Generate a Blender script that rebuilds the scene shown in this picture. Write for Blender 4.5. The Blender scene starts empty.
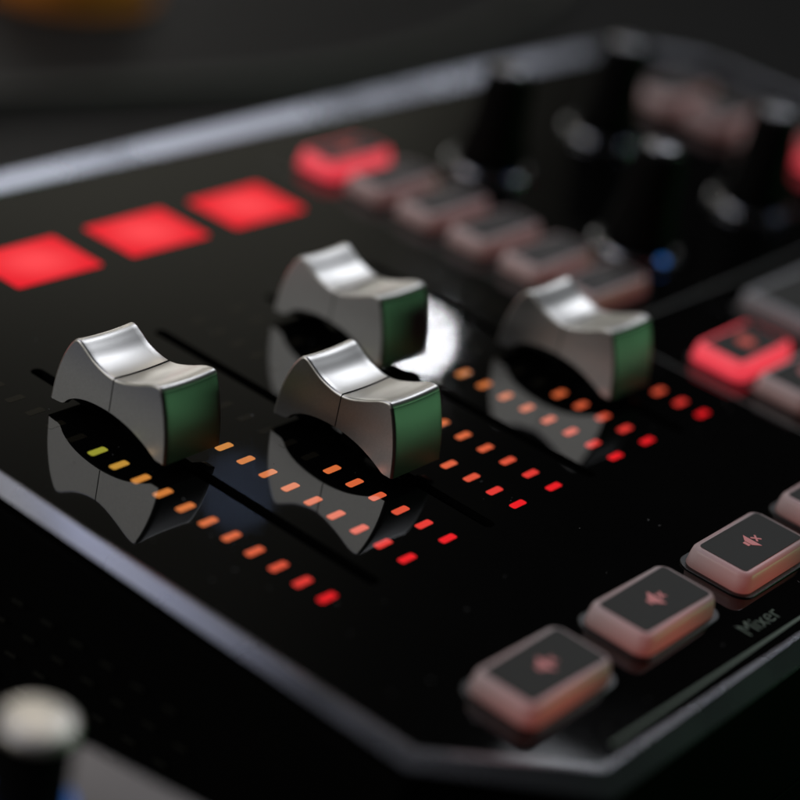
import bpy, bmesh, math, random
from mathutils import Vector, Matrix

random.seed(7)
S = 0.0045                      # one layout unit (the pitch of the meter lights) in metres
sc = bpy.context.scene
col = sc.collection
PI = math.pi

# ------------------------------------------------------------------ camera
CAM = Vector((-46.6146, -30.4848, 34.5510))
RT = Vector((0.62083531, -0.75891724, 0.19648956))
DN = Vector((-0.24760858, -0.4276447, -0.86937334))
FW = Vector((0.74381013, 0.49108517, -0.45341134))
cd = bpy.data.cameras.new('camera')
cam = bpy.data.objects.new('camera', cd)
col.objects.link(cam)
cam.matrix_world = Matrix(((RT.x, -DN.x, -FW.x, CAM.x * S),
                           (RT.y, -DN.y, -FW.y, CAM.y * S),
                           (RT.z, -DN.z, -FW.z, CAM.z * S),
                           (0, 0, 0, 1)))
cd.sensor_width = 36.0
cd.lens = 2125.02 / 800 * 36.0
cd.clip_start = 0.01
cd.clip_end = 50
cd.dof.use_dof = True
cd.dof.focus_distance = 70.3 * S
cd.dof.aperture_fstop = 6.8
cd.dof.aperture_blades = 0
sc.camera = cam

# ------------------------------------------------------------------ world and lamps
w = bpy.data.worlds.new('World')
sc.world = w
w.use_nodes = True
nt = w.node_tree
bg = nt.nodes['Background']
tc = nt.nodes.new('ShaderNodeTexCoord')
# dim room: a pale wall low in the north and west of the room, dark elsewhere
sep = nt.nodes.new('ShaderNodeSeparateXYZ')
nt.links.new(tc.outputs['Generated'], sep.inputs[0])
at = nt.nodes.new('ShaderNodeMath'); at.operation = 'ARCTAN2'
nt.links.new(sep.outputs['Y'], at.inputs[0])
nt.links.new(sep.outputs['X'], at.inputs[1])
ra = nt.nodes.new('ShaderNodeValToRGB')
mr = nt.nodes.new('ShaderNodeMapRange')
mr.inputs[1].default_value = 0.0; mr.inputs[2].default_value = math.radians(180)
nt.links.new(at.outputs[0], mr.inputs[0])
nt.links.new(mr.outputs[0], ra.inputs[0])
el = ra.color_ramp.elements
el[0].position = 28.5 / 180; el[0].color = (0.0, 0.0, 0.0, 1)
el[1].position = 1.0; el[1].color = (0.15, 0.15, 0.15, 1)
for a_, v_ in ((32.5, 0.16), (36.3, 0.70), (43, 1.0), (110, 1.0)):
    e = el.new(a_ / 180); e.color = (v_, v_, v_, 1)
re_ = nt.nodes.new('ShaderNodeValToRGB')
nt.links.new(sep.outputs['Z'], re_.inputs[0])
el = re_.color_ramp.elements
el[0].position = 0.30; el[0].color = (0.235, 0.225, 0.185, 1)
el[1].position = 0.75; el[1].color = (0.010, 0.010, 0.009, 1)
for z_, v_ in ((0.41, 0.185), (0.465, 0.10), (0.52, 0.05)):
    e = el.new(z_); e.color = (v_ * 1.02, v_ * 0.98, v_ * 0.82, 1)
mxw = nt.nodes.new('ShaderNodeMix'); mxw.data_type = 'RGBA'; mxw.blend_type = 'MULTIPLY'
mxw.inputs[0].default_value = 1.0
nt.links.new(ra.outputs['Color'], mxw.inputs[6])
nt.links.new(re_.outputs['Color'], mxw.inputs[7])
adw = nt.nodes.new('ShaderNodeMix'); adw.data_type = 'RGBA'; adw.blend_type = 'ADD'
adw.inputs[0].default_value = 1.0
nt.links.new(mxw.outputs[2], adw.inputs[6])
adw.inputs[7].default_value = (0.004, 0.004, 0.004, 1)
nt.links.new(adw.outputs[2], bg.inputs['Color'])
bg.inputs['Strength'].default_value = 1.0

sc.view_settings.view_transform = 'Standard'
sc.view_settings.look = 'None'
sc.view_settings.exposure = 0.0
sc.view_settings.gamma = 1.0
sc.view_settings.use_curve_mapping = False
sc.render.engine = 'CYCLES'
sc.cycles.use_denoising = True
try:
    sc.cycles.denoiser = 'OPENIMAGEDENOISE'
except Exception:
    pass
sc.cycles.max_bounces = 8
sc.cycles.sample_clamp_indirect = 8.0


def lamp(name, target, az, elev, dist, size, radiance, color, shape='RECTANGLE', size_y=None):
    """An area lamp standing dist units from target in direction (az, elev), facing it."""
    a, b = math.radians(az), math.radians(elev)
    d = Vector((math.cos(a) * math.cos(b), math.sin(a) * math.cos(b), math.sin(b)))
    ld = bpy.data.lights.new(name, 'AREA')
    ld.shape = shape
    ld.size = size * S
    sy = size if size_y is None else size_y
    if shape in ('RECTANGLE', 'ELLIPSE'):
        ld.size_y = sy * S
    area = size * sy * S * S * (PI / 4 if shape in ('DISK', 'ELLIPSE') else 1)
    ld.energy = radiance * PI * area
    ld.color = color
    o = bpy.data.objects.new(name, ld)
    col.objects.link(o)
    o.location = (Vector(target) + d * dist) * S
    o.rotation_euler = d.to_track_quat('Z', 'Y').to_euler()
    return o


CEN = (9, 8, 1)
lamp('window_light', CEN, 148, 30, 330, 230, 1.9, (1.0, 0.97, 0.91), size_y=150)         # left and behind
lamp('ceiling_light', CEN, 14, 43, 330, 100, 6.5, (0.90, 0.93, 1.0), size_y=62)          # right, high
lamp('skylight', CEN, 108, 60, 330, 230, 1.15, (0.72, 0.76, 1.0), size_y=130)            # overhead behind
lamp('dish_fill', CEN, 54, 7, 420, 150, 2.8, (1.0, 0.97, 0.93), size_y=44)              # added low across the table, brightens the cap dishes
lamp('knob_top_fill', CEN, 50, 45, 330, 46, 9.0, (1.0, 0.90, 0.76), size_y=40)               # added fill, brightens the near knob's top
lamp('green_light', CEN, -46, 2, 260, 80, 4.4, (0.34, 1.0, 0.44), size_y=40)             # low in front, right
lamp('small_white_lamp', (13.60, 9.17, 0), 33.3, 25.2, 300, 2.0, 430.0, (0.95, 0.96, 1.0), 'DISK')    # two far point-like lamps:
lamp('small_blue_lamp', (0.18, 5.75, 0), 37.75, 30.28, 300, 2.0, 11.0, (0.42, 0.58, 1.0), 'DISK')      # they mirror in the panel


# ------------------------------------------------------------------ materials
def mat(name, color=(0.5, 0.5, 0.5), rough=0.5, metal=0.0, emit=None, estr=1.0, spec=0.5, ior=1.5,
        noise=None, bump=None, coat=0.0, stretch=(1, 1, 1), rvar=0.0):
    m = bpy.data.materials.new(name)
    m.use_nodes = True
    t = m.node_tree
    b = t.nodes['Principled BSDF']
    b.inputs['Base Color'].default_value = (*color, 1)
    b.inputs['Roughness'].default_value = rough
    b.inputs['Metallic'].default_value = metal
    b.inputs['IOR'].default_value = ior
    b.inputs['Specular IOR Level'].default_value = spec
    b.inputs['Coat Weight'].default_value = coat
    b.inputs['Coat Roughness'].default_value = 0.08
    if emit:
        b.inputs['Emission Color'].default_value = (*emit, 1)
        b.inputs['Emission Strength'].default_value = estr
    if noise or bump or rvar:
        tcn = t.nodes.new('ShaderNodeTexCoord')
        mp = t.nodes.new('ShaderNodeMapping')
        mp.inputs['Scale'].default_value = stretch
        t.links.new(tcn.outputs['Object'], mp.inputs[0])
        sc_ = (noise or bump)[1] if (noise or bump) else 45
        nz = t.nodes.new('ShaderNodeTexNoise')
        nz.inputs['Scale'].default_value = sc_
        nz.inputs['Detail'].default_value = 4
        t.links.new(mp.outputs[0], nz.inputs['Vector'])
        if noise:
            mx = t.nodes.new('ShaderNodeMix'); mx.data_type = 'RGBA'
            a = noise[0]
            mx.inputs[6].default_value = (*[c * (1 - a) for c in color], 1)
            mx.inputs[7].default_value = (*[min(1, c * (1 + a)) for c in color], 1)
            t.links.new(nz.outputs['Fac'], mx.inputs[0])
            t.links.new(mx.outputs[2], b.inputs['Base Color'])
        if rvar:
            mr = t.nodes.new('ShaderNodeMapRange')
            mr.inputs[1].default_value = 0.3; mr.inputs[2].default_value = 0.7
            mr.inputs[3].default_value = rough - rvar; mr.inputs[4].default_value = rough + rvar
            t.links.new(nz.outputs['Fac'], mr.inputs[0])
            t.links.new(mr.outputs[0], b.inputs['Roughness'])
        if bump:
            bp = t.nodes.new('ShaderNodeBump')
            bp.inputs['Strength'].default_value = bump[0]
            bp.inputs['Distance'].default_value = 0.0002
            t.links.new(nz.outputs['Fac'], bp.inputs['Height'])
            t.links.new(bp.outputs[0], b.inputs['Normal'])
    return m


M = {}
M['gloss'] = mat('gloss_black_panel', (0.003, 0.003, 0.0029), 0.045, ior=1.52, bump=None, noise=None, rvar=0.015)
M['dust'] = mat('dust', (0.16, 0.16, 0.155), 0.8)
M['body'] = mat('black_plastic', (0.003, 0.003, 0.003), 0.7, spec=0.04, bump=(0.15, 2500))
M['slotblack'] = mat('slot_black', (0.002, 0.002, 0.002), 0.8, spec=0.05)
M['rim'] = mat('silver_rim', (0.45, 0.46, 0.51), 0.27, metal=0.9, rvar=0.06)
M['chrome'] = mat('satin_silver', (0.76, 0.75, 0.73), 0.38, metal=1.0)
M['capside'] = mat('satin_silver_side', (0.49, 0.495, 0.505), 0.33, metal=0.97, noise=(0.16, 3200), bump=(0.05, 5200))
M['capfront_shaded'] = mat('satin_silver_front_shaded', (0.14, 0.14, 0.14), 0.42, metal=0.95)  # cap silver with shade in its colour, subdues the reflected meter lights
M['groove'] = mat('groove_black', (0.004, 0.004, 0.004), 0.6, spec=0.1)
M['print'] = mat('panel_print', (0.085, 0.135, 0.085), 0.5)
M['dimprint'] = mat('unlit_segment', (0.022, 0.019, 0.013), 0.06)
M['printfaint'] = mat('faint_panel_print', (0.05, 0.055, 0.045), 0.5)
M['display'] = mat('red_display', (0.02, 0.0, 0.0), 0.12, emit=(1.0, 0.02, 0.04), estr=1.0)
def backlight(m, centre, radius, near, far, stretch=(1, 1, 1)):
    t = m.node_tree
    b = t.nodes['Principled BSDF']
    tcn = t.nodes.new('ShaderNodeTexCoord')
    mp = t.nodes.new('ShaderNodeMapping')
    k = 1 / (radius * S)
    mp.inputs['Scale'].default_value = (k * stretch[0], k * stretch[1], k * stretch[2])
    mp.inputs['Location'].default_value = tuple(-c * S * k * st for c, st in zip(centre, stretch))
    t.links.new(tcn.outputs['Object'], mp.inputs[0])
    ln = t.nodes.new('ShaderNodeVectorMath'); ln.operation = 'LENGTH'
    t.links.new(mp.outputs[0], ln.inputs[0])
    r = t.nodes.new('ShaderNodeValToRGB')
    r.color_ramp.interpolation = 'EASE'
    r.color_ramp.elements[0].color = (*near, 1)
    r.color_ramp.elements[1].color = (*far, 1)
    t.links.new(ln.outputs['Value'], r.inputs[0])
    t.links.new(r.outputs[0], b.inputs['Emission Color'])
    b.inputs['Emission Strength'].default_value = 1.0
backlight(M['display'], (0, 0, 0), 2.5, (1.0, 0.055, 0.07), (0.80, 0.002, 0.016), (1, 1.35, 1))
M['keypink'] = mat('translucent_key', (0.50, 0.46, 0.47), 0.34, emit=(0.20, 0.030, 0.020), estr=0.9)
backlight(M['keypink'], (-0.8, -1.4, 0.1), 3.7, (0.165, 0.032, 0.026), (0.03, 0.014, 0.013))
M['keydim'] = mat('translucent_key_dim', (0.62, 0.56, 0.57), 0.36, emit=(0.20, 0.07, 0.06), estr=0.30)
M['keyred'] = mat('red_lit_key', (0.5, 0.16, 0.17), 0.4, emit=(1.0, 0.055, 0.085), estr=0.78)
M['keygrey'] = mat('translucent_grey_pad', (0.35, 0.36, 0.38), 0.45)
M['keytop'] = mat('key_top', (0.022, 0.022, 0.017), 0.52, spec=0.28, bump=(0.1, 4000))
M['keytopsoft'] = mat('soft_key_top', (0.060, 0.054, 0.054), 0.5, spec=0.4)
M['icon'] = mat('icon_pink', (0.34, 0.22, 0.22), 0.5, emit=(0.42, 0.10, 0.10), estr=0.55)
M['iconoff'] = mat('icon_unlit', (0.12, 0.11, 0.10), 0.5)
M['iconred'] = mat('icon_red', (0.45, 0.1, 0.08), 0.5, emit=(0.6, 0.06, 0.04), estr=0.5)
M['gasket'] = mat('key_gasket', (0.012, 0.012, 0.012), 0.3)
M['vent_glint'] = mat('vent_edge_glint', (0.012, 0.012, 0.008), 0.5)  # edge glints put into the colour, paler than the body
M['knob'] = mat('knob_black', (0.002, 0.002, 0.002), 0.6, spec=0.08)
M['knobtop'] = mat('knob_silver_top', (0.88, 0.84, 0.77), 0.45, metal=0.9)
M['collar'] = mat('knob_collar', (0.40, 0.41, 0.44), 0.16, metal=0.95)
M['knobcap'] = mat('small_knob_cap', (0.40, 0.40, 0.42), 0.28, metal=0.95)
M['blue'] = mat('blue_light', (0.0, 0.02, 0.1), 0.4, emit=(0.01, 0.14, 0.5), estr=1.0)
M['bluedim'] = mat('blue_light_dim', (0.0, 0.02, 0.1), 0.4, emit=(0.01, 0.05, 0.16), estr=0.15)
M['bluebright'] = mat('blue_light_bright', (0.0, 0.02, 0.1), 0.4, emit=(0.02, 0.16, 0.6), estr=0.5)
M['greybox'] = mat('grey_metal_top', (0.27, 0.255, 0.26), 0.45, metal=0.3, bump=(0.05, 2000))
M['table'] = mat('dark_table', (0.014, 0.0138, 0.0135), 0.55, spec=0.09, noise=(0.35, 22), bump=(0.1, 300), stretch=(1, 6, 1))
M['amber'] = mat('amber_standin', (0.55, 0.20, 0.02), 0.7, metal=0.7, noise=(0.3, 60), stretch=(1, 1, 8))
M['cable'] = mat('cable_grey', (0.09, 0.08, 0.07), 0.5)


def led_mat(k):
    cols = [(0.92, 0.012, 0.018), (0.86, 0.045, 0.035), (0.80, 0.095, 0.045), (0.78, 0.125, 0.048), (0.76, 0.145, 0.046),
            (0.74, 0.165, 0.045), (0.72, 0.19, 0.045), (0.70, 0.22, 0.045), (0.66, 0.25, 0.045), (0.58, 0.30, 0.045),
            (0.34, 0.33, 0.035), (0.2, 0.33, 0.04)]
    c = cols[min(k, len(cols) - 1)]
    m = mat('meter_light', (0.01, 0.005, 0.004), 0.12, emit=c, estr=0.95, coat=1.0)
    return m


LEDM = [led_mat(k) for k in range(12)]

# ------------------------------------------------------------------ helpers


def link(name, bm, material, parent=None, smooth=False, bevel=None, loc=(0, 0, 0), seg=2):
    """Scale a bmesh from layout units to metres and link it as ONE object."""
    bmesh.ops.scale(bm, vec=(S, S, S), verts=bm.verts)
    bmesh.ops.recalc_face_normals(bm, faces=bm.faces)
    me = bpy.data.meshes.new(name)
    bm.to_mesh(me)
    bm.free()
    for mm in (material if isinstance(material, (list, tuple)) else [material]):
        me.materials.append(mm)
    if smooth:
        for p in me.polygons:
            p.use_smooth = True
    o = bpy.data.objects.new(name, me)
    col.objects.link(o)
    o.location = Vector(loc) * S
    if parent:
        o.parent = parent
    if bevel:
        b = o.modifiers.new('edge', 'BEVEL')
        b.width = bevel * S
        b.segments = seg
        b.limit_method = 'ANGLE'
        b.angle_limit = math.radians(35)
        for p in me.polygons:
            p.use_smooth = True
        b.harden_normals = True
    return o


def empty(name, loc, label, cat, group=None):
    o = bpy.data.objects.new(name, None)
    o.empty_display_size = 0.01
    col.objects.link(o)
    o.location = Vector(loc) * S
    o['label'] = label
    o['category'] = cat
    if group:
        o['group'] = group
    return o


def rr(wd, dp, r, n=6):
    """Rounded rectangle outline, counter-clockwise."""
    pts = []
    for cx, cy, a0 in ((wd / 2 - r, dp / 2 - r, 0), (-wd / 2 + r, dp / 2 - r, 90), (-wd / 2 + r, -dp / 2 + r, 180), (wd / 2 - r, -dp / 2 + r, 270)):
        for i in range(n + 1):
            a = math.radians(a0 + 90 * i / n)
            pts.append((cx + r * math.cos(a), cy + r * math.sin(a)))
    return pts


def prism(bm, pts, z0, z1, dx=0, dy=0, mi=0):
    lo = [bm.verts.new((x + dx, y + dy, z0)) for x, y in pts]
    hi = [bm.verts.new((x + dx, y + dy, z1)) for x, y in pts]
    n = len(pts)
    fs = [bm.faces.new(hi), bm.faces.new(lo[::-1])]
    for i in range(n):
        fs.append(bm.faces.new((lo[i], lo[(i + 1) % n], hi[(i + 1) % n], hi[i])))
    for f in fs:
        f.material_index = mi
    return fs


def loft(bm, loops, cap_top=True, cap_bottom=True):
    rings = [[bm.verts.new(p) for p in lp] for lp in loops]
    n = len(rings[0])
    for a, b in zip(rings, rings[1:]):
        for i in range(n):
            bm.faces.new((a[i], a[(i + 1) % n], b[(i + 1) % n], b[i]))
    if cap_top:
        bm.faces.new(rings[-1])
    if cap_bottom:
        bm.faces.new(rings[0][::-1])


def lathe(bm, prof, n=48, cx=0, cy=0):
    loft(bm, [[(cx + r * math.cos(2 * PI * i / n), cy + r * math.sin(2 * PI * i / n), z) for i in range(n)] for r, z in prof])


def text_mesh(name, body, size, material, parent, loc, thick=0.01, shear=0.0):
    cu = bpy.data.curves.new(name, 'FONT')
    cu.body = body
    cu.size = size
    cu.align_x = 'CENTER'
    cu.align_y = 'CENTER'
    cu.extrude = thick
    cu.shear = shear
    cu.offset = -0.01
    t = bpy.data.objects.new(name + '_tmp', cu)
    col.objects.link(t)
    bpy.context.view_layer.update()
    me = bpy.data.meshes.new_from_object(t.evaluated_get(bpy.context.evaluated_depsgraph_get()))
    bpy.data.objects.remove(t)
    bm = bmesh.new()
    bm.from_mesh(me)
    bpy.data.meshes.remove(me)
    return link(name, bm, material, parent, loc=loc)


# ------------------------------------------------------------------ the setting
bm = bmesh.new()
prism(bm, [(-330, -200), (330, -200), (330, 330), (-330, 330)], -13.6, -12.6)
tb = link('table', bm, M['table'])
tb['kind'] = 'structure'

# ------------------------------------------------------------------ the mixer
BX, BY, BZ = 26.0, 9.0, -12.6
mixer = empty('audio_mixer', (BX, BY, BZ),
              'black glossy streaming mixer with silver faders, glowing red displays and lit meter lights', 'audio mixer')


def P(x=0.0, y=0.0, z=0.0):
    return (x - BX, y - BY, z - BZ)


INN = [(-5.5, -6.4), (-1.75, -10.1), (54.9, -10.1), (58.6, -6.4), (58.6, 23.3), (54.9, 27.0), (41.0, 27.0), (-1.75, 27.0), (-5.5, 23.3)]
CRE = [(-5.80, -6.53), (-1.86, -10.30), (55.05, -10.30), (58.9, -6.55), (58.9, 24.0), (55.5, 28.0), (41.0, 27.95), (-2.35, 27.95), (-5.80, 24.0)]
OUZ = [-0.18, -0.52, -0.52, -0.3, -0.3, -0.3, -0.2, -0.2, -0.18]
CRZ = [0.07, 0.10, 0.10, 0.10, 0.10, 0.12, 0.44, 0.47, 0.36]
OUT = [(-6.26, -6.70), (-2.1, -10.85), (55.4, -10.85), (59.6, -6.9), (59.6, 24.3), (55.8, 28.4), (41.0, 28.35), (-2.6, 28.35), (-6.26, 24.3)]

# body under the rim
bm = bmesh.new()
def ring(pts, z, k=0.0):
    cx, cy = 26.5, 9.0
    return [(x + (k if x < cx else -k), y + (k if y < cy else -k), z) for x, y in pts]
loft(bm, [ring(OUT, -11.9, 1.2), ring(OUT, -11.2, 0.5), ring(OUT, -7.05, 0.10), ring(OUT, -6.95, 0.24), ring(OUT, -6.85, 0.10), ring(OUT, -0.70, 0.12)])
body = link('body', bm, M['body'], mixer, bevel=0.08, loc=P())
for (fx, fy) in ((0, -5), (52, -5), (0, 22), (52, 22)):
    bm = bmesh.new()
    lathe(bm, [(1.5, 0), (1.6, 0.1), (1.6, 0.75)], 24)
    link('rubber_foot', bm, M['slotblack'], mixer, smooth=False, loc=P(fx, fy, -12.6))

# rim
bm = bmesh.new()
secs = [ring(INN, -0.32), ring(INN, 0.05), [(x, y, z) for (x, y), z in zip(CRE, CRZ)], [(x, y, z) for (x, y), z in zip(OUT, OUZ)], [(x, y, z - 0.08) for (x, y, q), z in zip(ring(OUT, 0, 0.2), OUZ)], ring(INN, -0.66)]
vs = [[bm.verts.new(p) for p in s] for s in secs]
for a in range(len(vs)):
    A_, B_ = vs[a], vs[(a + 1) % len(vs)]
    for i in range(len(INN)):
        k = (i + 1) % len(INN)
        bm.faces.new((A_[i], A_[k], B_[k], B_[i]))
link('rim', bm, M['rim'], mixer, bevel=0.03, loc=P(), seg=3)

# glass panel with four fader slots cut through it
bm = bmesh.new()
edges = []
def loop(pts, z=0.0):
    v = [bm.verts.new((x, y, z)) for x, y in pts]
    for i in range(len(v)):
        edges.append(bm.edges.new((v[i], v[(i + 1) % len(v)])))
loop([(x, y) for x, y in [(a[0] + (0.01 if a[0] < 26 else -0.01), a[1] + (0.01 if a[1] < 9 else -0.01)) for a in INN]])
FX = [0.0, 6.0, 12.0, 18.0]
SY0, SY1 = -0.4, 15.25
for fx in FX:
    loop([(x + fx, y + (SY0 + SY1) / 2) for x, y in rr(0.52, SY1 - SY0, 0.24, 5)])
bmesh.ops.triangle_fill(bm, use_beauty=True, edges=edges)
r = bmesh.ops.extrude_face_region(bm, geom=list(bm.faces))
for v in [g for g in r['geom'] if isinstance(g, bmesh.types.BMVert)]:
    v.co.z -= 0.28
link('panel', bm, M['gloss'], mixer, loc=P())

# dark troughs under the slots
for fx in FX:
    bm = bmesh.new()
    bmesh.ops.create_cube(bm, size=1)
    bmesh.ops.scale(bm, vec=(0.9, 16.2, 0.12), verts=bm.verts)
    bmesh.ops.bevel(bm, geom=list(bm.edges), offset=0.03, segments=1, affect='EDGES')
    link('fader_slot', bm, M['slotblack'], mixer, loc=P(fx, 7.4, -0.42))

# displays
for dx in (0.0, 5.85, 11.75, 17.65):
    bm = bmesh.new()
    prism(bm, rr(4.30, 2.86, 0.12, 3), 0.0, 0.02)
    link('display', bm, M['display'], mixer, loc=P(dx, 21.6, 0.004))

# level meters: a row of printed segments with the lit ones as lights of their own
LW, LD = 0.74, 0.28
LIT = {0: 11, 1: 11, 2: 6, 3: 6, 4: 11, 5: 8, 6: 5, 7: 5}
led_bm = None
for s in range(8):
    x = FX[s // 2] + (-1.945 if s % 2 == 0 else 1.945)
    bm = bmesh.new()
    for k in range(LIT[s], 16):
        prism(bm, rr(LW, LD, 0.05, 2), 0.0, 0.0025, 0, k)
    mt = link('level_meter', bm, M['dimprint'], mixer, loc=P(x, 0, 0.003))
    for k in range(LIT[s]):
        bm = bmesh.new()
        prism(bm, rr(LW, LD, 0.085, 4), 0.0, 0.005)
        link('meter_light', bm, LEDM[k], mt, loc=(0, k, 0.0))

# ------------------------------------------------------------------ fader caps
HW = 1.30
def smooth_curve(pts, n):
    """Catmull-Rom through pts."""
    out = []
    for i in range(len(pts) - 1):
        p0 = Vector(pts[max(i - 1, 0)]); p1 = Vector(pts[i]); p2 = Vector(pts[i + 1]); p3 = Vector(pts[min(i + 2, len(pts) - 1)])
        for j in range(n):
            t = j / n
            out.append(0.5 * ((2 * p1) + (-p0 + p2) * t + (2 * p0 - 5 * p1 + 4 * p2 - p3) * t * t + (-p0 + 3 * p1 - 3 * p2 + p3) * t ** 3))
    out.append(Vector(pts[-1]))
    return out
TOPC = smooth_curve([(2.70, 0.36), (2.60, 1.30), (2.40, 2.05), (2.16, 2.58), (1.92, 2.88), (1.70, 2.90), (1.42, 2.76), (0.92, 2.50), (0.25, 2.34), (-0.30, 2.38),
                     (-0.95, 2.62), (-1.45, 2.86), (-1.78, 2.96), (-2.02, 2.93), (-2.20, 2.62), (-2.42, 2.0), (-2.60, 1.25), (-2.70, 0.45)], 5)
BOTC = smooth_curve([(-2.70, 0.45), (-2.40, 0.45), (-2.15, 0.56), (-1.70, 0.76), (-1.0, 0.98), (-0.1, 1.10), (0.8, 1.06), (1.5, 0.90), (1.95, 0.66), (2.2, 0.42), (2.70, 0.36)], 4)
def cap_mesh():
    bm = bmesh.new()
    nx = 12
    e = 0.10
    # x stations with rounded shoulders: (x, inset of the outline)
    st = []
    for i in range(5):
        a = PI / 2 * i / 4
        st.append((-HW + e - e * math.cos(a), e - e * math.sin(a)))
    for i in range(1, nx):
        st.append((-HW + e + (2 * HW - 2 * e) * i / nx, 0.0))
    for i in range(5):
        a = PI / 2 * i / 4
        st.append((HW - e + e * math.sin(a), e - e * math.cos(a)))
    n = len(TOPC)
    norms = []
    for i in range(n):
        t = TOPC[min(i + 1, n - 1)] - TOPC[max(i - 1, 0)]
        t.normalize()
        norms.append(Vector((t.y, -t.x)))   # outward
    rows = []
    for x, ins in st:
        row = []
        sag = 0.07 * (1 - (x / HW) ** 2)
        for p, nn in zip(TOPC, norms):
            q = p - nn * ins
            up2 = max(0.0, min(1.0, (q.y - 1.6) / 0.9))
            row.append(bm.verts.new((x, q.x, q.y - sag * up2)))
        rows.append(row)
    for a, b in zip(rows, rows[1:]):
        for i in range(n - 1):
            f = bm.faces.new((a[i], a[i + 1], b[i + 1], b[i]))
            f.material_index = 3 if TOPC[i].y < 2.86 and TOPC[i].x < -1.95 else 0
            f.smooth = True
    # side plates and the arched underside
    for sgn, row in ((-1, rows[0]), (1, rows[-1])):
        bots = [bm.verts.new((sgn * HW, p.x * 0.95, p.y)) for p in BOTC[1:-1]]
        f = bm.faces.new(row + bots)
        f.material_index = 1
        if sgn < 0:
            bl = [row[-1]] + bots + [row[0]]
        else:
            br = [row[-1]] + bots + [row[0]]
    # arch faces
    k = 0.10
    il = [bm.verts.new((-HW + k, v.co.y * 0.95, v.co.z + 0.02)) for v in bl]
    ir = [bm.verts.new((HW - k, v.co.y * 0.95, v.co.z + 0.02)) for v in br]
    il2 = [bm.verts.new((-HW + k, v.co.y * 0.85, v.co.z + 0.5)) for v in bl]
    ir2 = [bm.verts.new((HW - k, v.co.y * 0.85, v.co.z + 0.5)) for v in br]
    m = len(bl)
    for i in range(m - 1):
        for A_, B_, mi in ((bl, il, 1), (il, il2, 2), (il2, ir2, 2), (ir2, ir, 2), (ir, br, 1)):
            f = bm.faces.new((A_[i], A_[i + 1], B_[i + 1], B_[i]))
            f.material_index = mi
    for i in (0, m - 1):
        f = bm.faces.new((il[i], il2[i], ir2[i], ir[i]))
        f.material_index = 2
    return bm

cap_src = []
def build_cap(cx, cy):
    if not cap_src:
        bm = cap_mesh()
        o = link('fader_cap', bm, [M['chrome'], M['capside'], M['slotblack'], M['capfront_shaded']], mixer, loc=P(cx, cy, 0))
        # centre line over the top and down both sides
        bm = bmesh.new()
        prof = []
        yc, hw = 0.0, 0.017
        zt = 2.36
        pts = [(-HW - 0.006, 1.12), (-HW - 0.006, zt - 0.10), (-HW + 0.05, zt - 0.01)]
        for i in range(1, 12):
            x = -HW + 0.1 + (2 * HW - 0.2) * i / 12
            pts.append((x, zt + 0.006 - 0.07 * (1 - (x / HW) ** 2) * max(0, min(1, (zt - 1.6) / 0.9))))
        pts += [(HW - 0.05, zt - 0.01), (HW + 0.006, zt - 0.10), (HW + 0.006, 1.12)]
        A_ = [bm.verts.new((x, yc - hw, z)) for x, z in pts]
        B_ = [bm.verts.new((x, yc + hw, z)) for x, z in pts]
        A2 = [bm.verts.new((x * 0.97, yc - hw, z - 0.03)) for x, z in pts]
        B2 = [bm.verts.new((x * 0.97, yc + hw, z - 0.03)) for x, z in pts]
        for i in range(len(pts) - 1):
            bm.faces.new((A_[i], A_[i + 1], B_[i + 1], B_[i]))
            bm.faces.new((A2[i], A2[i + 1], A_[i + 1], A_[i]))
            bm.faces.new((B_[i], B_[i + 1], B2[i + 1], B2[i]))
            bm.faces.new((A2[i + 1], A2[i], B2[i], B2[i + 1]))
        ln = link('centre_line', bm, M['groove'], o)
        bm = bmesh.new()
        prism(bm, rr(0.36, 1.0, 0.1, 3), -0.35, 1.35)
        stm = link('stem', bm, M['slotblack'], o)
        cap_src.append((o, ln, stm))
        return o
    o0, *kids = cap_src[0]
    o = o0.copy(); col.objects.link(o); o.parent = mixer; o.location = Vector(P(cx, cy, 0)) * S
    o.rotation_euler = (0, 0, random.uniform(-0.012, 0.012))
    for k in kids:
        c = k.copy(); col.objects.link(c); c.parent = o
    return o
for cx, cy in ((0, 10.37), (6, 5.70), (12, 11.15), (18, 4.90)):
    build_cap(cx, cy)

# ------------------------------------------------------------------ keys
def key_mesh(wd, dp, h, r=0.5):
    bm = bmesh.new()
    lo = []
    for z, ins in ((0.0, 0.0), (h * 0.60, 0.06), (h * 0.84, 0.10), (h * 0.95, 0.15), (h, 0.24)):
        pts = rr(wd - 2 * ins, dp - 2 * ins, max(0.12, r - ins * 0.7), 8)
        lo.append([(x, y, z) for x, y in pts])
    loft(bm, lo)
    return bm
def speaker_icon(bm, s=1.0):
    z0, z1 = 0.0, 0.012
    prism(bm, [(-0.42 * s, -0.13 * s), (-0.27 * s, -0.13 * s), (-0.27 * s, 0.13 * s), (-0.42 * s, 0.13 * s)], z0, z1)
    prism(bm, [(-0.22 * s, -0.17 * s), (0.08 * s, -0.42 * s), (0.08 * s, 0.42 * s), (-0.22 * s, 0.17 * s)], z0, z1)
    for sg in (1, -1):
        c, q, t, cx = 0.15 * s, 0.15 * s, 0.026 * s, 0.34 * s
        prism(bm, [(cx - c - t, -sg * q + t * sg), (cx - c + t, -sg * q - t * sg), (cx + c + t, sg * q - t * sg), (cx + c - t, sg * q + t * sg)][::sg], z0 + (0.002 if sg > 0 else 0), z1 + (0.003 if sg > 0 else 0))
def plain_icon(bm, kind):
    if kind == 'bar':
        prism(bm, rr(0.9, 0.35, 0.08, 3), 0, 0.012)
    else:
        prism(bm, rr(0.75, 0.75, 0.3, 6), 0, 0.012)
keys = {}
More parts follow.
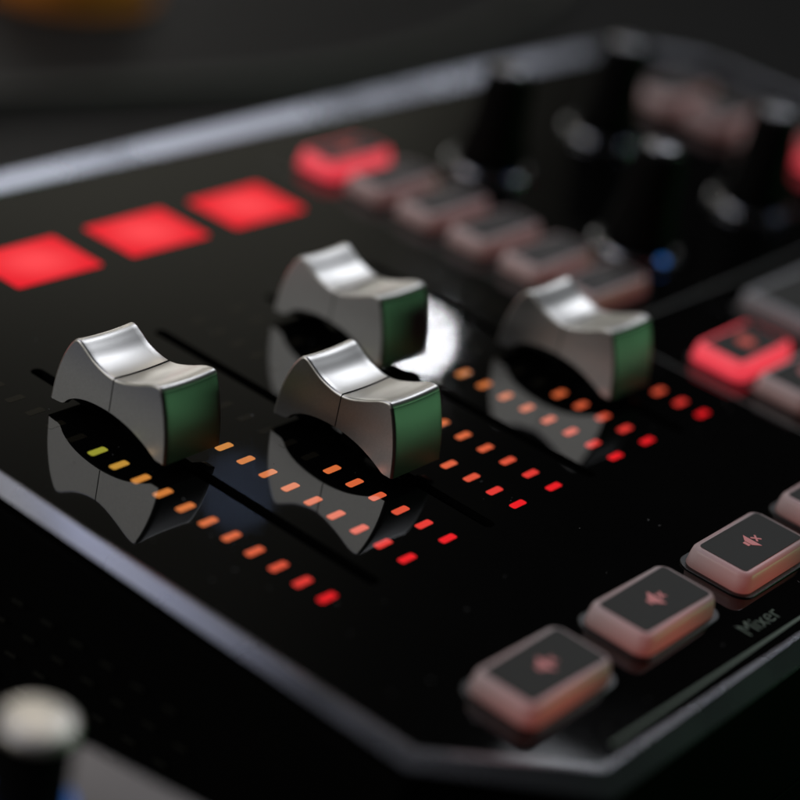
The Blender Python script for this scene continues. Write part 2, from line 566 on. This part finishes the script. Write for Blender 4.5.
def key(name, x, y, wd, dp, h, m, icon=None, im='icon', gasket=True, ins=0.33, label=None):
    kk = (name, wd, dp, h, m, icon, im)
    if kk not in keys:
        o = link(name, key_mesh(wd, dp, h), M[m], mixer, smooth=True, loc=P(x, y, 0.012))
        bm = bmesh.new()
        prism(bm, rr(wd - 2 * ins, dp - 2 * ins, 0.14, 4), 0.0, 0.03)
        tp = link('top_plate', bm, M['keytopsoft' if name in ('preset_button', 'effect_button') else 'keytop'], o, loc=(0, 0, h - 0.005))
        kids = [tp]
        if gasket:
            bm = bmesh.new()
            prism(bm, rr(wd + 0.34, dp + 0.34, 0.62, 6), 0.0, 0.05)
            kids.append(link('gasket', bm, M['gasket'], o, bevel=0.03, loc=(0, 0, -0.008)))
        if icon:
            bm = bmesh.new()
            speaker_icon(bm, 0.9) if icon == 'speaker' else plain_icon(bm, icon)
            kids.append(link('icon', bm, M[im], o, loc=(0, 0, h + 0.026)))
        keys[kk] = (o, kids)
    else:
        o0, kids = keys[kk]
        o = o0.copy(); col.objects.link(o); o.parent = mixer; o.location = Vector(P(x, y, 0.012)) * S
        for k in kids:
            c = k.copy(); col.objects.link(c); c.parent = o
    if label:
        o['label'] = label
    return o
for i, fx in enumerate(FX):
    key('mute_button', fx - 0.02, -6.68, 4.45, 2.5, 0.72, 'keypink', 'speaker')
for i in range(6):
    key('preset_button', 25.3, 22.7 - 2.85 * i, 4.5, 2.2, 0.75, 'keyred' if i == 0 else 'keydim', 'bar', 'iconred' if i == 0 else 'iconoff',
        label='preset button lit bright red' if i == 0 else None)
for i in range(3):
    key('bank_button', 25.75, 1.75 - 2.95 * i, 4.4, 2.5, 0.75, 'keyred' if i == 0 else 'keydim', 'dot', 'iconred' if i == 0 else 'icon',
        label='bank button lit bright red' if i == 0 else None)
for i in range(4):
    key('effect_button', 50.6 + (0.7 if i == 3 else 0), 21.0 - 3.3 * i, 5.0, 2.6, 0.8, 'keyred' if i == 3 else 'keydim', 'bar', 'iconred' if i == 3 else 'iconoff',
        label='effect button lit bright red' if i == 3 else None)
for ix in range(2):
    for iy in range(2):
        key('sample_pad', 34.6 + 10.6 * ix, 1.6 - 7.0 * iy, 9.6, 5.9, 0.85, 'keygrey', None, gasket=True, ins=0.5)

# ------------------------------------------------------------------ printed lines and writing
def strip(name, pts, wd, m, z=0.004):
    bm = bmesh.new()
    for (x0, y0), (x1, y1) in zip(pts, pts[1:]):
        d = Vector((x1 - x0, y1 - y0)); d.normalize()
        nn = Vector((-d.y, d.x)) * wd / 2
        prism(bm, [(x0 - nn.x, y0 - nn.y), (x1 - nn.x, y1 - nn.y), (x1 + nn.x, y1 + nn.y), (x0 + nn.x, y0 + nn.y)], 0, 0.01)
    return link(name, bm, m, mixer, loc=P(0, 0, z))
strip('printed_line', [(-0.6, -9.68), (18.6, -9.68)], 0.12, M['print'])
strip('printed_line', [(22.9, 6.2), (57.0, 6.2)], 0.16, M['printfaint'])
strip('printed_line', [(22.45, 6.12), (22.45, -9.4)], 0.16, M['printfaint'])
strip('printed_line', [(22.1, 24.6), (22.1, 7.4)], 0.13, M['printfaint'])
text_mesh('printed_text', 'Mixer', 0.90, M['print'], mixer, P(9.05, -8.98, 0.008), 0.004)

# ------------------------------------------------------------------ knobs
knob_src = []
def build_knob(x, y, blue):
    if not knob_src:
        bm = bmesh.new()
        lathe(bm, [(1.62, 0.25), (1.66, 0.45), (1.58, 1.0), (1.30, 2.2), (1.16, 4.4), (1.10, 4.72), (0.92, 4.84)], 40)
        o = link('effect_knob', bm, M['knob'], mixer, smooth=True, loc=P(x, y, 0))
        bm = bmesh.new()
        lathe(bm, [(0.80, 4.80), (0.80, 4.90), (0.60, 5.00), (0.2, 5.02)], 32)
        tp = link('knob_top', bm, M['knobcap'], o, smooth=True)
        bm = bmesh.new()
        lathe(bm, [(2.05, 0.02), (2.05, 0.20), (1.92, 0.32), (1.72, 0.30), (1.62, 0.24)], 48)
        cl = link('collar', bm, M['collar'], o, smooth=True)
        knob_src.append((o, [tp, cl]))
        kids = []
    else:
        o0, kids = knob_src[0]
        o = o0.copy(); col.objects.link(o); o.parent = mixer; o.location = Vector(P(x, y, 0)) * S
        for k in kids:
            c = k.copy(); col.objects.link(c); c.parent = o
    bm = bmesh.new()
    lathe(bm, [(0.19, 0.0), (0.19, 0.12), (0.13, 0.19), (0.05, 0.21)], 20)
    link('indicator_light', bm, M[blue], o, smooth=True, loc=(-0.6, -1.72, 0.24))
    return o
build_knob(31.9, 19.4, 'bluedim')
build_knob(41.7, 19.4, 'bluedim')
build_knob(30.95, 10.35, 'blue')
build_knob(41.2, 10.4, 'bluedim')

# ------------------------------------------------------------------ side vents
bm0 = None
for rw in range(4):
    for k in range(9):
        y = 12.4 - 1.34 * k - (0.67 if rw % 2 else 0)
        bm = bmesh.new()
        prism(bm, [(-0.02, -0.24), (0.07, -0.24), (0.02, 0.24), (-0.07, 0.24)], 0, 0.05)
        bmesh.ops.rotate(bm, cent=(0, 0, 0), matrix=Matrix.Rotation(-PI / 2, 3, 'Y'), verts=bm.verts)
        link('vent_slot', bm, M['vent_glint'], mixer, loc=P(-6.29, y, -3.3 - rw))

# ------------------------------------------------------------------ the unit in the foreground
US = 1.15
KX, KY, KZ = -14.76, -1.0, (1.85 + 12.6) / US - 12.6       # centre of the knob's top
BT = KZ - 2.35                         # top of its case
unit = empty('control_unit', (KX, KY, -12.6), 'blurred grey control unit with one black silver-topped knob in the near corner', 'control unit')
def Q(z=0.0):
    return (0, 0, z + 12.6)
ang = math.radians(10.6)
bm = bmesh.new()
loft(bm, [[(x, y, z) for x, y in rr(wd, dp, 1.1, 6)] for wd, dp, z in ((9.6, 11.6, -12.6), (9.8, 11.8, -12.0), (9.8, 11.8, BT - 0.5), (9.5, 11.5, BT - 0.1), (9.3, 11.3, BT))])
for v in bm.verts:
    v.co.x -= 2.05; v.co.y -= 4.5
bmesh.ops.rotate(bm, cent=(0, 0, 0), matrix=Matrix.Rotation(ang, 3, 'Z'), verts=bm.verts)
link('case', bm, M['greybox'], unit, loc=Q(), bevel=0.05)
bm = bmesh.new()
lathe(bm, [(0.90, 0.1), (0.90, 1.95), (0.87, 2.12), (0.82, 2.15)], 48)
kn = link('knob', bm, M['knob'], unit, smooth=False, bevel=0.03, loc=Q(BT))
bm = bmesh.new()
lathe(bm, [(0.86, 2.13), (0.88, 2.27), (0.78, 2.35), (0.3, 2.34)], 48)
link('knob_top', bm, M['knobtop'], kn, smooth=True)
bm = bmesh.new()
lathe(bm, [(1.12, 0.0), (1.12, 0.06), (1.06, 0.10), (0.9, 0.10)], 48)
link('light_ring', bm, M['bluebright'], unit, smooth=True, loc=Q(BT))

unit.scale = (US, US, US)

# ------------------------------------------------------------------ far background
bx = empty('standin_dome', (57.3, 73.6, -12.6), 'amber dome standing in for an unidentified blurred shape on the dark table', 'dome')  # made-up dome in place of an unidentified amber blur
bm = bmesh.new()
lathe(bm, [(6.0, 0.62)] + [(5.9 * math.cos(q), 0.62 + 3.4 * math.sin(q)) for q in [PI / 2 * k_ / 9 for k_ in range(9)]] + [(0.3, 4.03)], 48)
link('shell', bm, M['amber'], bx, smooth=True)
bm = bmesh.new()
lathe(bm, [(6.3, 0.0), (6.5, 0.2), (6.4, 0.55), (6.1, 0.6)], 48)
link('base_ring', bm, M['amber'], bx, smooth=True)
bm = bmesh.new()
cp = smooth_curve([(20, 66, 0), (34, 59.2, 0), (38, 58.4, 0), (48.2, 55.8, 0), (59.8, 53.3, 0), (72.7, 53.2, 0), (85, 55.3, 0), (100, 60, 0), (120, 75, 0)], 8)
rings = []
for i, p in enumerate(cp):
    t = (cp[min(i + 1, len(cp) - 1)] - cp[max(i - 1, 0)]).normalized()
    sd = Vector((-t.y, t.x, 0))
    rings.append([tuple(p + sd * (0.45 * math.cos(a)) + Vector((0, 0, 0.45 + 0.45 * math.sin(a)))) for a in [2 * PI * q / 12 for q in range(12)]])
loft(bm, rings)
cb = link('cable', bm, M['cable'], smooth=True, loc=(0, 0, -12.6))
cb['label'] = 'blurred grey brown cable lying across the table behind the mixer'
cb['category'] = 'cable'

print('objects', len(bpy.data.objects))

# fine dust lying on the glossy panel
bm = bmesh.new()
rd = random.Random(11)
for _ in range(170):
    x, y = rd.uniform(-5.3, 24), rd.uniform(-9.5, 26)
    if any(abs(x - fx) < 0.6 for fx in FX) and -0.8 < y < 15.8:
        continue
    rr_ = rd.choice((0.01, 0.012, 0.016, 0.022)) * rd.uniform(0.8, 1.2)
    a0 = rd.uniform(0, PI)
    st = rd.uniform(1, 2.4) if rd.random() < 0.8 else 5
    pts = [(x + rr_ * (st * math.cos(q) * math.cos(a0) - math.sin(q) * math.sin(a0)), y + rr_ * (st * math.cos(q) * math.sin(a0) + math.sin(q) * math.cos(a0))) for q in [2 * PI * n_ / 6 for n_ in range(6)]]
    prism(bm, pts, 0.006, 0.014)
du = link('dust', bm, M['dust'])
du['kind'] = 'stuff'
du['label'] = 'fine dust specks scattered over the glossy black panel'
du['category'] = 'dust'
